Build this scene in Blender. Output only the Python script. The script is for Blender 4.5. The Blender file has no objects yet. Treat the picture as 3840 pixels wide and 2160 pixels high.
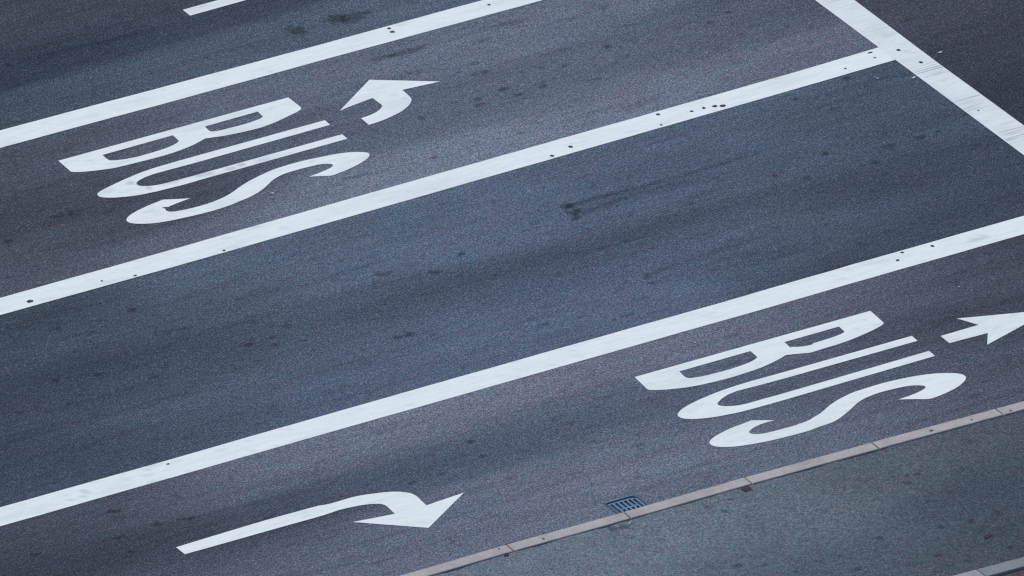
import bpy, bmesh, math, random
import numpy as np
from mathutils import Vector
from mathutils.geometry import delaunay_2d_cdt

# tuning
SKY_STRENGTH = 0.15
SUN_STRENGTH = 1.5
EXPOSURE = 0.0
GAIN = (0.92, 0.955, 0.915)
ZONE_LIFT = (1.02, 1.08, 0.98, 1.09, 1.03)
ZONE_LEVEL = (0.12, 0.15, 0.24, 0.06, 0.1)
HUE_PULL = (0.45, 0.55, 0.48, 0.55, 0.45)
SLATE = (0.86, 1.0, 1.22)
K_COL = (0.385, 0.36, 0.345)
E_COL = (0.30, 0.295, 0.31)
E2_COL = (0.205, 0.225, 0.225)
CAM = ((-85.6256, -142.0064, 88.8912), -121.0887, 28.1939, 637.6393)

# ------------------------------------------------------------------ camera, sky, sun, exposure
scene = bpy.context.scene
COL = scene.collection
cam_data = bpy.data.cameras.new("camera")
camera = bpy.data.objects.new("camera", cam_data)
COL.objects.link(camera)
CAM_LOC = Vector(CAM[0])
camera.location = CAM_LOC
camera.rotation_euler = (-CAM_LOC).to_track_quat('-Z', 'Y').to_euler()
cam_data.sensor_width = 36.0
cam_data.lens = CAM[3]
cam_data.clip_start = 1.0
cam_data.clip_end = 6000.0
scene.camera = camera

SUN_EL, SUN_AZ = math.radians(58), math.radians(115)
world = bpy.data.worlds.new("World")
scene.world = world
world.use_nodes = True
wt = world.node_tree
for n in list(wt.nodes):
    wt.nodes.remove(n)
sky = wt.nodes.new("ShaderNodeTexSky")
sky.sky_type = 'NISHITA'
sky.sun_disc = False
sky.sun_elevation = SUN_EL
sky.sun_rotation = math.pi / 2 - SUN_AZ
sky.air_density = 1.0
sky.dust_density = 2.0
bg = wt.nodes.new("ShaderNodeBackground")
bg.inputs[1].default_value = SKY_STRENGTH
wo = wt.nodes.new("ShaderNodeOutputWorld")
wt.links.new(sky.outputs[0], bg.inputs[0])
wt.links.new(bg.outputs[0], wo.inputs[0])

sun_data = bpy.data.lights.new("sun", 'SUN')
sun_data.energy = SUN_STRENGTH
sun_data.angle = math.radians(24)
sun_data.color = (1.0, 0.965, 0.92)
sun = bpy.data.objects.new("sun", sun_data)
COL.objects.link(sun)
sun_dir = Vector((math.cos(SUN_EL) * math.cos(SUN_AZ), math.cos(SUN_EL) * math.sin(SUN_AZ), math.sin(SUN_EL)))
sun.location = sun_dir * 60
sun.rotation_euler = sun_dir.to_track_quat('Z', 'Y').to_euler()

scene.view_settings.view_transform = 'Standard'
scene.view_settings.look = 'None'
scene.view_settings.exposure = EXPOSURE
scene.view_settings.gamma = 1.0
scene.view_settings.use_curve_mapping = False
scene.cycles.max_bounces = 5
scene.cycles.filter_width = 1.3

# ------------------------------------------------------------------ measured road plan (metres; x runs along the lanes, y across them)
B1 = [(-2.625,4.881),(0.174,4.873),(0.174,4.627),(0.166,4.591),(0.144,4.565),(-0.035,4.506),(-0.152,4.474),(-0.273,4.447),(-0.405,4.43),
    (-0.525,4.432),(-0.641,4.441),(-0.755,4.453),(-0.866,4.471),(-0.957,4.495),(-1.007,4.507),(-1.045,4.518),(-1.103,4.5),(-1.243,4.453),
    (-1.423,4.422),(-1.591,4.41),(-1.751,4.41),(-1.908,4.418),(-2.065,4.425),(-2.217,4.439),(-2.357,4.474),(-2.446,4.502),(-2.525,4.532),
    (-2.582,4.558),(-2.617,4.581),(-2.634,4.605)]
B1h1 = [(-2.162,4.754),(-1.305,4.757),(-1.314,4.615),(-1.35,4.588),(-1.422,4.561),(-1.504,4.544),(-1.598,4.536),(-1.762,4.53),(-1.882,4.533),
    (-1.994,4.548),(-2.097,4.578),(-2.129,4.591),(-2.153,4.607),(-2.165,4.634)]
B1h2 = [(-0.915,4.755),(-0.267,4.76),(-0.277,4.634),(-0.314,4.612),(-0.388,4.596),(-0.516,4.585),(-0.636,4.587),(-0.715,4.591),(-0.794,4.594),
    (-0.855,4.601),(-0.903,4.616),(-0.919,4.629),(-0.925,4.647)]
U1 = [(0.241,4.225),(0.236,4.105),(-1.326,4.098),(-1.479,4.099),(-1.598,4.101),(-1.717,4.103),(-1.797,4.104),(-1.878,4.104),(-1.934,4.104),
    (-1.987,4.095),(-2.031,4.089),(-2.075,4.075),(-2.115,4.062),(-2.147,4.044),(-2.17,4.025),(-2.182,4.004),(-2.185,3.984),(-2.182,3.965),
    (-2.167,3.945),(-2.142,3.925),(-2.112,3.907),(-2.081,3.893),(-2.032,3.879),(-1.975,3.867),(-1.857,3.862),(-1.699,3.858),(-1.58,3.855),
    (-1.466,3.857),(0.235,3.857),(0.23,3.74),(-1.534,3.74),(-1.77,3.735),(-1.888,3.74),(-2.005,3.747),(-2.083,3.75),(-2.157,3.761),(-2.233,3.768),
    (-2.306,3.781),(-2.396,3.806),(-2.475,3.835),(-2.52,3.853),(-2.569,3.879),(-2.607,3.904),(-2.641,3.935),(-2.656,3.958),(-2.659,3.984),
    (-2.653,4.008),(-2.642,4.027),(-2.617,4.047),(-2.584,4.062),(-2.539,4.078),(-2.486,4.094),(-2.419,4.113),(-2.343,4.133),(-2.249,4.157),
    (-2.157,4.177),(-2.066,4.195),(-1.978,4.208),(-1.893,4.218),(-1.81,4.222),(-1.646,4.226),(-1.404,4.228),(-1.25,4.228)]
S1 = [(-1.861,3.435),(-1.99,3.495),(-2.122,3.558),(-2.184,3.548),(-2.246,3.538),(-2.318,3.524),(-2.384,3.508),(-2.459,3.488),(-2.53,3.463),
    (-2.577,3.443),(-2.618,3.42),(-2.648,3.397),(-2.671,3.371),(-2.683,3.343),(-2.684,3.313),(-2.674,3.283),(-2.652,3.258),(-2.623,3.233),
    (-2.582,3.207),(-2.533,3.181),(-2.485,3.16),(-2.435,3.143),(-2.365,3.126),(-2.292,3.113),(-2.143,3.095),(-1.991,3.081),(-1.835,3.073),
    (-1.671,3.079),(-1.561,3.09),(-1.447,3.114),(-1.376,3.126),(-1.312,3.139),(-1.232,3.165),(-1.159,3.194),(-1.096,3.226),(-1.039,3.261),
    (-0.987,3.295),(-0.94,3.327),(-0.893,3.351),(-0.846,3.37),(-0.785,3.391),(-0.714,3.403),(-0.655,3.408),(-0.59,3.407),(-0.533,3.408),
    (-0.471,3.405),(-0.408,3.402),(-0.355,3.396),(-0.317,3.391),(-0.282,3.382),(-0.25,3.367),(-0.22,3.349),(-0.204,3.329),(-0.202,3.309),
    (-0.215,3.29),(-0.24,3.274),(-0.273,3.261),(-0.321,3.248),(-0.367,3.238),(-0.457,3.222),(-0.553,3.211),(-0.45,3.166),(-0.329,3.11),(-0.233,3.122),
    (-0.163,3.132),(-0.098,3.145),(-0.022,3.165),(0.048,3.188),(0.106,3.21),(0.157,3.235),(0.201,3.261),(0.231,3.287),(0.247,3.312),(0.253,3.336),
    (0.25,3.357),(0.234,3.379),(0.213,3.397),(0.172,3.424),(0.123,3.451),(0.057,3.477),(-0.011,3.497),(-0.084,3.512),(-0.159,3.522),(-0.234,3.532),
    (-0.309,3.541),(-0.386,3.549),(-0.464,3.554),(-0.544,3.555),(-0.624,3.555),(-0.708,3.55),(-0.794,3.542),(-0.866,3.528),(-0.932,3.512),
    (-1.008,3.492),(-1.077,3.471),(-1.141,3.451),(-1.209,3.424),(-1.283,3.393),(-1.37,3.347),(-1.457,3.307),(-1.509,3.288),(-1.558,3.273),
    (-1.626,3.259),(-1.693,3.247),(-1.754,3.239),(-1.82,3.236),(-1.884,3.236),(-1.939,3.238),(-2.001,3.243),(-2.054,3.249),(-2.113,3.257),
    (-2.161,3.27),(-2.206,3.297),(-2.217,3.339),(-2.2,3.368),(-2.22,3.397),(-2.217,3.411),(-2.188,3.404),(-2.157,3.388),(-2.097,3.401),(-2.039,3.412),
    (-1.951,3.425)]
ARL = [(1.114,4.776),(1.737,4.354),(1.293,4.397),(1.291,4.333),(1.287,4.264),(1.284,4.22),(1.276,4.183),(1.264,4.155),(1.246,4.13),(1.215,4.094),
    (1.179,4.063),(1.106,4.015),(1.059,3.991),(1.006,3.97),(0.956,3.954),(0.907,3.941),(0.811,3.916),(0.697,3.901),(0.585,3.894),(0.591,4.067),
    (0.677,4.074),(0.751,4.088),(0.79,4.1),(0.829,4.117),(0.865,4.139),(0.897,4.163),(0.921,4.185),(0.933,4.217),(0.932,4.256),(0.931,4.399),
    (0.758,4.375),(0.625,4.356),(0.481,4.327)]
ARR = [(-5.773,-3.001),(-5.77,-3.172),(-5.29,-3.18),(-4.827,-3.184),(-4.441,-3.19),(-4.21,-3.194),(-4.07,-3.189),(-4.012,-3.183),(-3.957,-3.181),
    (-3.901,-3.186),(-3.845,-3.191),(-3.791,-3.198),(-3.738,-3.207),(-3.687,-3.22),(-3.637,-3.236),(-3.588,-3.257),(-3.547,-3.282),(-3.527,-3.307),
    (-3.515,-3.333),(-3.512,-3.36),(-3.512,-3.393),(-3.517,-3.467),(-3.522,-3.541),(-3.758,-3.505),(-3.978,-3.468),(-3.38,-3.971),(-2.691,-3.521),
    (-2.924,-3.536),(-3.158,-3.554),(-3.151,-3.451),(-3.144,-3.354),(-3.148,-3.308),(-3.16,-3.263),(-3.178,-3.233),(-3.204,-3.204),(-3.237,-3.174),
    (-3.273,-3.149),(-3.317,-3.124),(-3.363,-3.103),(-3.412,-3.087),(-3.462,-3.073),(-3.563,-3.044),(-3.611,-3.033),(-3.661,-3.026),(-3.72,-3.02),
    (-3.782,-3.018),(-3.9,-3.02),(-4.015,-3.016),(-4.093,-2.995),(-4.708,-2.981),(-5.335,-2.991)]
ARS = [(3.244,-3.188),(3.238,-3.366),(3.696,-3.385),(3.554,-3.597),(4.113,-3.426),(4.54,-3.295),(4.26,-3.194),(3.926,-3.074),(3.593,-2.952),
    (3.709,-3.186)]
B2 = [(0.076,-2.315),(2.915,-2.348),(2.897,-2.621),(2.891,-2.648),(2.869,-2.667),(2.711,-2.719),(2.616,-2.741),(2.525,-2.759),(2.434,-2.775),
    (2.346,-2.786),(2.221,-2.794),(2.099,-2.796),(1.967,-2.8),(1.903,-2.8),(1.849,-2.783),(1.798,-2.762),(1.725,-2.737),(1.658,-2.715),(1.591,-2.741),
    (1.522,-2.762),(1.444,-2.783),(1.306,-2.812),(1.22,-2.822),(1.137,-2.827),(0.971,-2.835),(0.813,-2.832),(0.662,-2.819),(0.513,-2.801),
    (0.442,-2.786),(0.372,-2.769),(0.306,-2.747),(0.241,-2.723),(0.178,-2.697),(0.116,-2.666),(0.064,-2.635),(0.051,-2.597)]
B2h1 = [(0.533,-2.449),(1.392,-2.453),(1.383,-2.599),(1.358,-2.618),(1.329,-2.633),(1.289,-2.646),(1.242,-2.656),(1.177,-2.665),(1.113,-2.671),
    (0.988,-2.679),(0.832,-2.672),(0.716,-2.665),(0.661,-2.658),(0.608,-2.646),(0.573,-2.637),(0.543,-2.622),(0.528,-2.605),(0.522,-2.578)]
B2h2 = [(1.792,-2.468),(2.454,-2.472),(2.446,-2.594),(2.429,-2.608),(2.403,-2.618),(2.349,-2.627),(2.279,-2.636),(2.163,-2.641),(2.032,-2.643),
    (2.011,-2.659),(1.998,-2.66),(1.93,-2.652),(1.889,-2.641),(1.857,-2.628),(1.821,-2.608),(1.794,-2.59),(1.781,-2.621),(1.784,-2.59)]
U2 = [(2.991,-3.032),(2.985,-3.154),(1.396,-3.137),(1.247,-3.132),(1.16,-3.13),(1.081,-3.128),(1.004,-3.123),(0.927,-3.119),(0.864,-3.117),
    (0.808,-3.117),(0.752,-3.124),(0.702,-3.133),(0.657,-3.148),(0.614,-3.167),(0.576,-3.189),(0.536,-3.214),(0.508,-3.239),(0.499,-3.26),(0.5,-3.28),
    (0.521,-3.31),(0.548,-3.331),(0.583,-3.352),(0.621,-3.368),(0.668,-3.383),(0.725,-3.393),(0.794,-3.398),(0.873,-3.399),(0.954,-3.398),
    (1.15,-3.404),(2.969,-3.4),(2.964,-3.524),(1.153,-3.528),(0.915,-3.526),(0.757,-3.522),(0.602,-3.515),(0.529,-3.505),(0.456,-3.493),
    (0.383,-3.482),(0.313,-3.466),(0.246,-3.447),(0.181,-3.423),(0.137,-3.403),(0.102,-3.383),(0.068,-3.36),(0.043,-3.336),(0.028,-3.311),
    (0.021,-3.281),(0.023,-3.253),(0.032,-3.23),(0.051,-3.209),(0.087,-3.181),(0.132,-3.153),(0.19,-3.129),(0.255,-3.108),(0.323,-3.088),
    (0.398,-3.07),(0.488,-3.054),(0.576,-3.039),(0.663,-3.028),(0.749,-3.019),(0.832,-3.014),(0.914,-3.01),(1.035,-3.008),(1.154,-3.01),(1.32,-3.015)]
S2 = [(0.824,-3.847),(0.721,-3.786),(0.614,-3.727),(0.56,-3.732),(0.502,-3.741),(0.439,-3.747),(0.374,-3.755),(0.302,-3.768),(0.236,-3.786),
    (0.178,-3.802),(0.127,-3.821),(0.083,-3.839),(0.046,-3.861),(0.019,-3.881),(0.003,-3.901),(-0.008,-3.926),(-0.012,-3.946),(-0.01,-3.971),
    (-0.003,-3.992),(0.015,-4.015),(0.04,-4.039),(0.079,-4.065),(0.127,-4.091),(0.174,-4.111),(0.223,-4.128),(0.292,-4.146),(0.361,-4.162),
    (0.505,-4.187),(0.654,-4.203),(0.807,-4.213),(0.964,-4.217),(1.045,-4.215),(1.059,-4.21),(1.123,-4.204),(1.187,-4.197),(1.236,-4.196),
    (1.287,-4.191),(1.338,-4.18),(1.389,-4.162),(1.449,-4.136),(1.508,-4.105),(1.569,-4.073),(1.632,-4.036),(1.677,-4.008),(1.721,-3.982),
    (1.775,-3.955),(1.831,-3.935),(1.89,-3.918),(1.952,-3.909),(2.013,-3.901),(2.07,-3.899),(2.141,-3.901),(2.21,-3.906),(2.271,-3.912),
    (2.323,-3.918),(2.38,-3.93),(2.426,-3.947),(2.463,-3.964),(2.497,-3.986),(2.519,-4.009),(2.525,-4.031),(2.52,-4.048),(2.502,-4.061),
    (2.453,-4.081),(2.405,-4.094),(2.358,-4.105),(2.306,-4.112),(2.253,-4.119),(2.14,-4.122),(2.282,-4.201),(2.419,-4.277),(2.482,-4.278),
    (2.542,-4.273),(2.613,-4.262),(2.679,-4.247),(2.746,-4.23),(2.808,-4.208),(2.865,-4.181),(2.917,-4.15),(2.952,-4.124),(2.979,-4.095),
    (2.992,-4.07),(2.997,-4.043),(2.993,-4.015),(2.979,-3.988),(2.953,-3.959),(2.919,-3.931),(2.861,-3.894),(2.801,-3.863),(2.736,-3.837),
    (2.67,-3.815),(2.601,-3.797),(2.529,-3.782),(2.457,-3.77),(2.382,-3.76),(2.307,-3.752),(2.231,-3.746),(2.152,-3.743),(2.071,-3.744),
    (2.006,-3.745),(1.948,-3.748),(1.882,-3.75),(1.823,-3.756),(1.751,-3.769),(1.683,-3.788),(1.604,-3.81),(1.53,-3.84),(1.456,-3.875),(1.382,-3.917),
    (1.328,-3.946),(1.27,-3.974),(1.19,-4.001),(1.148,-4.018),(1.105,-4.029),(1.051,-4.04),(0.992,-4.044),(0.931,-4.047),(0.871,-4.047),
    (0.812,-4.045),(0.755,-4.041),(0.692,-4.04),(0.639,-4.036),(0.579,-4.029),(0.532,-4.014),(0.501,-4.0),(0.473,-3.981),(0.458,-3.953),(0.46,-3.929),
    (0.474,-3.913),(0.496,-3.899),(0.532,-3.879),(0.57,-3.864),(0.616,-3.854),(0.661,-3.846),(0.702,-3.843),(0.747,-3.842)]
Au = [(-2.81,5.794),(-1.781,5.78),(-0.814,5.762),(1.209,5.742),(3.106,5.737)]
Al = [(-3.007,5.448),(-1.976,5.44),(-0.943,5.427),(1.019,5.422),(3.66,5.402)]
Bu = [(-4.658,2.549),(-3.314,2.546),(0.177,2.568),(4.998,2.593),(6.13,2.62)]
Bl = [(-4.845,2.222),(-2.811,2.209),(-0.028,2.224),(4.793,2.263),(6.136,2.284)]
Cu = [(-6.883,-1.357),(-4.892,-1.374),(-2.871,-1.375),(0.577,-1.39),(1.641,-1.399),(3.306,-1.39),(5.406,-1.398)]
Cl = [(-7.08,-1.703),(-5.088,-1.713),(-3.074,-1.718),(0.367,-1.735),(2.217,-1.746),(3.088,-1.738),(5.185,-1.744)]
dash = [(0.232,7.196),(0.232,7.037),(0.937,7.044),(0.682,7.198)]
spA = [(1.897,5.685),(1.887,5.598),(3.091,5.605)]
spB = [(-4.429,2.323),(-3.571,2.325),(-3.216,2.247),(-2.147,2.248),(1.875,2.295),(2.149,2.37),(3.226,2.299),(3.321,2.52),(3.661,2.396),(3.809,2.395),
    (3.933,2.37),(4.01,2.334),(5.571,2.388),(5.991,2.562),(5.971,2.438)]
spC = [(3.881,-1.435),(3.747,-1.556),(4.224,-1.475),(-4.966,-1.449)]
spS = [(6.279,2.456),(6.332,2.092),(6.264,0.844)]
stain = [(1.028,6.145),(1.551,6.17),(-1.994,7.056),(0.279,4.171),(-0.254,3.652),(1.719,6.105),(1.783,5.135),(1.528,5.146),(2.289,4.527),(2.129,4.534),
    (2.594,4.939),(2.27,4.29),(2.239,3.858),(2.298,3.67),(2.619,3.699),(1.879,3.816),(1.827,3.689),(1.144,3.748),(3.062,3.983),(3.678,4.128),
    (0.784,2.914),(3.097,5.13),(5.186,4.14),(4.895,4.046),(5.04,3.636),(4.747,2.069),(5.461,2.206),(5.41,0.649),(5.031,0.65),(4.37,0.856),
    (5.657,0.676),(3.657,0.711),(3.919,0.501),(4.709,0.425),(-3.259,3.804),(-3.106,3.764),(-3.964,3.601),(-3.612,1.617),(-3.357,0.991),(-2.419,0.493),
    (-2.731,0.193),(-2.957,0.346),(-4.159,0.234),(-4.602,0.584),(-4.49,1.657),(-5.051,0.705),(-3.958,0.363),(1.432,1.242),(1.434,1.085),
    (-0.984,0.949),(1.32,-0.508),(1.316,-0.659),(0.665,-1.131),(-0.075,0.913),(-0.521,0.704),(-1.559,-0.313),(-1.424,-0.327),(-0.129,-0.855),
    (1.385,0.977),(-5.93,-2.018),(-5.427,-2.516),(-5.34,-2.553),(-5.702,-2.481),(-6.162,-2.527),(-7.074,-2.395),(-6.185,-2.835),(-2.072,-2.629),
    (-2.146,-2.962),(-2.692,-3.059),(-3.039,-3.062)]
pavestain = [(-0.307,-5.109),(-0.545,-5.213),(1.252,-5.716),(1.353,-5.734),(1.166,-5.828),(1.625,-6.836),(1.259,-7.213),(1.341,-7.521),(0.615,-7.292),
    (0.81,-7.522),(-0.227,-6.775),(0.316,-6.677),(-0.979,-6.556),(2.834,-5.363),(1.299,-6.85),(0.961,-6.808),(-0.494,-6.736),(-1.215,-6.429),
    (-0.746,-5.39),(-0.833,-5.224),(-0.789,-6.831),(-0.223,-7.108),(-3.103,-5.034),(-1.785,-5.145),(-1.883,-5.125),(-1.69,-5.08)]
litter = [(6.078,1.835),(6.629,2.183),(5.739,2.018),(3.977,-2.388),(-1.074,3.085),(0.992,-2.003),(4.49,3.451)]
TONE = [(-1.26,7.94,62,69,79),(-0.35,7.24,64,70,82),(-1.81,6.97,46,58,74),(-1.14,7.0,46,56,76),(-0.3,6.99,58,66,82),(-1.6,6.2,70,84,97),  # asphalt tones: own wear plus lens darkening towards the frame edges, kept as colour
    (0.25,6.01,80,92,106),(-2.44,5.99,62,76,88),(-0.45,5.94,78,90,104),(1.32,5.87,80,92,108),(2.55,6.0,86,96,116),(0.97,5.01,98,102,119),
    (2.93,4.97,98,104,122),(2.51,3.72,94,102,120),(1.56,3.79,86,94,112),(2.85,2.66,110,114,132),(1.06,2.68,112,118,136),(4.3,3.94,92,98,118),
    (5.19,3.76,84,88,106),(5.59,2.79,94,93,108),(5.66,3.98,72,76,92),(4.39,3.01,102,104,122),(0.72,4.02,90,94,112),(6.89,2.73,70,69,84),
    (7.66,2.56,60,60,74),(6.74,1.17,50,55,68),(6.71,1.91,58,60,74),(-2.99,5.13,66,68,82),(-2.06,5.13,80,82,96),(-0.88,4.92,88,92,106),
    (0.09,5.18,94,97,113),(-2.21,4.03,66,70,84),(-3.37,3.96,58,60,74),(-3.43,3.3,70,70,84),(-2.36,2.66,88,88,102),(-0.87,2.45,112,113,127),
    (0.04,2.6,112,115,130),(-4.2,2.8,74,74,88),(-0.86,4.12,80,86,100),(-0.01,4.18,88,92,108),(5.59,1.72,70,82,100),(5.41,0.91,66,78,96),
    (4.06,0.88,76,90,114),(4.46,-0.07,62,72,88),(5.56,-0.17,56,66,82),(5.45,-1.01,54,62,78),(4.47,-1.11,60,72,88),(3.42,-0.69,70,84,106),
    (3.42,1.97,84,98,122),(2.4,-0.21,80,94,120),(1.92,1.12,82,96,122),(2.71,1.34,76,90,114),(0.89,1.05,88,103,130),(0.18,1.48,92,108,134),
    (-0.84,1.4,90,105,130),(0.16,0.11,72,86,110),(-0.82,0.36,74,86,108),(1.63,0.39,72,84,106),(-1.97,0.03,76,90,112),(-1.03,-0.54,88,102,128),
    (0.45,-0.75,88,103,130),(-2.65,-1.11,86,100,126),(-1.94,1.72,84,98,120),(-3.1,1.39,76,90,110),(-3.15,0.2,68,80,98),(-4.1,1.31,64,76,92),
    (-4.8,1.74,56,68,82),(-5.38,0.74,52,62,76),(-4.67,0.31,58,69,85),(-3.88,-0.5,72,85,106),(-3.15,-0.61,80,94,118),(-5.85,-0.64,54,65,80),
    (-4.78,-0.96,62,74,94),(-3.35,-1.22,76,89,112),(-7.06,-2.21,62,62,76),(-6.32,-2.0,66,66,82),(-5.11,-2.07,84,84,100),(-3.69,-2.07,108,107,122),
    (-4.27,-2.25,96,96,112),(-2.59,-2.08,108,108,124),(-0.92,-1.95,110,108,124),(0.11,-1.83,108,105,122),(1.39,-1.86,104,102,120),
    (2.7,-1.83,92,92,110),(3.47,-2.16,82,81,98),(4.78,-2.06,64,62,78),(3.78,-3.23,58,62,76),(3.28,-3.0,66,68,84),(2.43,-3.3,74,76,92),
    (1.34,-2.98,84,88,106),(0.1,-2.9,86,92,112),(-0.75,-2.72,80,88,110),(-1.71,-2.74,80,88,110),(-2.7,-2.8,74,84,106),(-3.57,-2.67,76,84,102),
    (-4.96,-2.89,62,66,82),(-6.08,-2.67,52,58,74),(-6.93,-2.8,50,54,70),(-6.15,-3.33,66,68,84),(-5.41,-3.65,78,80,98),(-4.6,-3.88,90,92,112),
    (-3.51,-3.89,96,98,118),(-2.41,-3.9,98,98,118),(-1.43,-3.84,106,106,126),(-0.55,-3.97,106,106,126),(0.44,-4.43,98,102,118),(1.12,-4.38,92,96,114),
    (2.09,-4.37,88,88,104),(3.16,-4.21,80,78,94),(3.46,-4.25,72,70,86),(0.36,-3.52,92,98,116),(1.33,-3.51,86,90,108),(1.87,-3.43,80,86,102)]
PTONE = [(-3.47,-5.13,96,108,122),(-2.26,-5.21,98,112,126),(-1.63,-5.72,98,113,128),(-1.6,-5.16,98,108,120),(-0.27,-5.57,92,105,116),
    (-1.08,-6.38,82,97,114),(-0.27,-6.09,86,100,114),(0.96,-5.65,80,91,102),(1.72,-5.45,78,88,98),(2.55,-5.42,70,78,90),(0.59,-6.74,74,87,103),
    (1.74,-6.45,58,70,86),(1.17,-6.83,60,72,88),(1.47,-7.27,56,66,76),(-0.02,-7.21,70,82,98),(0.82,-7.39,68,77,88),(-0.48,-6.93,70,84,104),
    (2.27,-5.91,62,74,86)]
SMUDGES = [(-1.858, 3.846, 0.14, 0.05, 0.26), (-1.465, 3.817, 0.13, 0.05, 0.34), (-1.165, 3.793, 0.1, 0.05, 0.4), (-1.012, 3.805, 0.06, 0.05, 0.45), (-0.769, 3.78, 0.1, 0.05, 0.28), (-2.108, 3.857, 0.05, 0.05, 0.35), (-2.228, 4.051, 0.05, 0.05, 0.35), (-2.545, 4.017, 0.14, 0.05, 0.18), (-5.982, -1.516, 0.06, 0.05, 0.36), (-6.031, -1.6, 0.05, 0.02, 0.36), (-5.777, -1.672, 0.07, 0.02, 0.38), (-5.541, -1.667, 0.06, 0.02, 0.36), (-5.242, -1.554, 0.06, 0.03, 0.22), (-5.296, -1.701, 0.06, 0.02, 0.25), (-4.859, -1.457, 0.05, 0.03, 0.2), (-6.181, -1.591, 0.02, 0.02, 0.3), (-4.106, -1.655, 0.03, 0.03, 0.2), (-5.202, -1.431, 0.02, 0.02, 0.3), (-6.632, -1.595, 0.3, 0.1, 0.1), (-6.906, -1.56, 0.2, 0.08, 0.12), (4.695, -1.58, 0.1, 0.035, 0.45), (4.796, -1.589, 0.06, 0.025, 0.35), (2.041, 5.677, 0.06, 0.04, 0.16), (1.225, 4.211, 0.03, 0.03, 0.35), (1.854, 5.557, 0.05, 0.04, 0.12), (1.161, 4.338, 0.06, 0.04, 0.12), (-2.366, 3.411, 0.12, 0.05, 0.14), (2.762, -2.489, 0.022, 0.02, 0.3), (2.593, -2.611, 0.022, 0.02, 0.3), (0.474, -2.494, 0.018, 0.02, 0.35), (5.636, 2.526, 0.06, 0.03, 0.18), (6.338, 2.889, 0.12, 0.2, 0.14), (-3.65, 2.403, 0.04, 0.03, 0.14)]
STREAKS = [(-1.76, 7.074, -0.07, 6.951, 0.055, 0.42, (1.0, 0.8, 0.45)), (1.36, -0.478, 2.97, -0.349, 0.06, 0.28, (1, 1, 1)), (1.42, -0.65, 2.82, -0.59, 0.05, 0.22, (1, 1, 1)), (-4.57, -2.76, -0.54, -2.911, 0.26, 0.2, (1, 0.9, 0.7)), (-3.62, 0.486, 2.72, 0.292, 0.3, 0.13, (1, 1, 0.9)), (1.45, 1.261, 2.4, 1.22, 0.045, 0.45, (1, 1, 0.95)), (2.36, 1.222, 3.75, 1.235, 0.035, 0.42, (1, 1, 0.95)), (1.49, 1.034, 2.17, 1.128, 0.04, 0.36, (1, 1, 0.95)), (2.15, 1.127, 2.94, 1.078, 0.03, 0.34, (1, 1, 0.95)), (1.48, 1.156, 2.85, 1.109, 0.1, 0.22, (1, 1, 0.95)), (0.94, 0.803, 1.05, 0.773, 0.02, 0.35, (1, 1, 1)), (2.31, 0.016, 2.41, -0.072, 0.035, 0.35, (1, 1, 1)), (3.64, 0.731, 3.7, 0.697, 0.03, 0.35, (1, 1, 1)), (3.35, 0.393, 3.48, 0.382, 0.02, 0.35, (1, 1, 1)), (2.48, 0.687, 2.63, 0.644, 0.025, 0.28, (1, 1, 1)), (2.19, -0.595, 2.48, -0.5, 0.03, 0.22, (1, 1, 1)), (1.52, 0.309, 1.93, 0.243, 0.06, 0.15, (1, 1, 1)), (-3.68, 1.085, -3.32, 0.974, 0.02, 0.35, (1, 1, 1)), (-0.59, 0.727, -0.15, 0.515, 0.02, 0.2, (1, 1, 1)), (-1.77, 0.218, -1.35, 0.067, 0.03, 0.25, (1, 1, 1))]
kerbspot = [(-2.612, -4.946), (-3.105, -4.896), (1.957, -5.041), (2.435, -5.058), (2.883, -5.097), (0.744, -4.993)]
LEAF_SPOTS = (0, 6, 22, 25)

# ------------------------------------------------------------------ numpy helpers
rng = np.random.default_rng(11)
random.seed(11)


def lattice(ix, iy, seed):
    h = (ix.astype(np.int64) * 374761393 + iy.astype(np.int64) * 668265263 + seed * 1274126177) & 0xFFFFFFFF
    h = ((h ^ (h >> 13)) * 1274126177) & 0xFFFFFFFF
    h = (h ^ (h >> 16)) & 0xFFFF
    return h / 65535.0


def vnoise(x, y, seed):
    ix, iy = np.floor(x), np.floor(y)
    fx, fy = x - ix, y - iy
    fx = fx * fx * (3 - 2 * fx)
    fy = fy * fy * (3 - 2 * fy)
    a, b = lattice(ix, iy, seed), lattice(ix + 1, iy, seed)
    c, d = lattice(ix, iy + 1, seed), lattice(ix + 1, iy + 1, seed)
    return (a * (1 - fx) + b * fx) * (1 - fy) + (c * (1 - fx) + d * fx) * fy


def fbm(x, y, seed, octaves=4):
    t, amp, tot = 0.0, 1.0, 0.0
    for o in range(octaves):
        t = t + amp * vnoise(x * 2 ** o + 17.3 * o, y * 2 ** o + 5.1 * o, seed + o)
        tot += amp
        amp *= 0.55
    return t / tot * 2 - 1


def srgb_lin(c):
    c = np.asarray(c, float) / 255.0
    return np.where(c < 0.04045, c / 12.92, ((c + 0.055) / 1.055) ** 2.4)


def smooth(a, b, x):
    t = np.clip((x - a) / (b - a), 0, 1)
    return t * t * (3 - 2 * t)


def mellow(c, pull):
    # pull each sampled tone part of the way to the common slate of the surfacing
    L = c @ np.array([0.3, 0.5, 0.2])
    return c * (1 - pull) + L * np.array(SLATE) * pull


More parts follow.
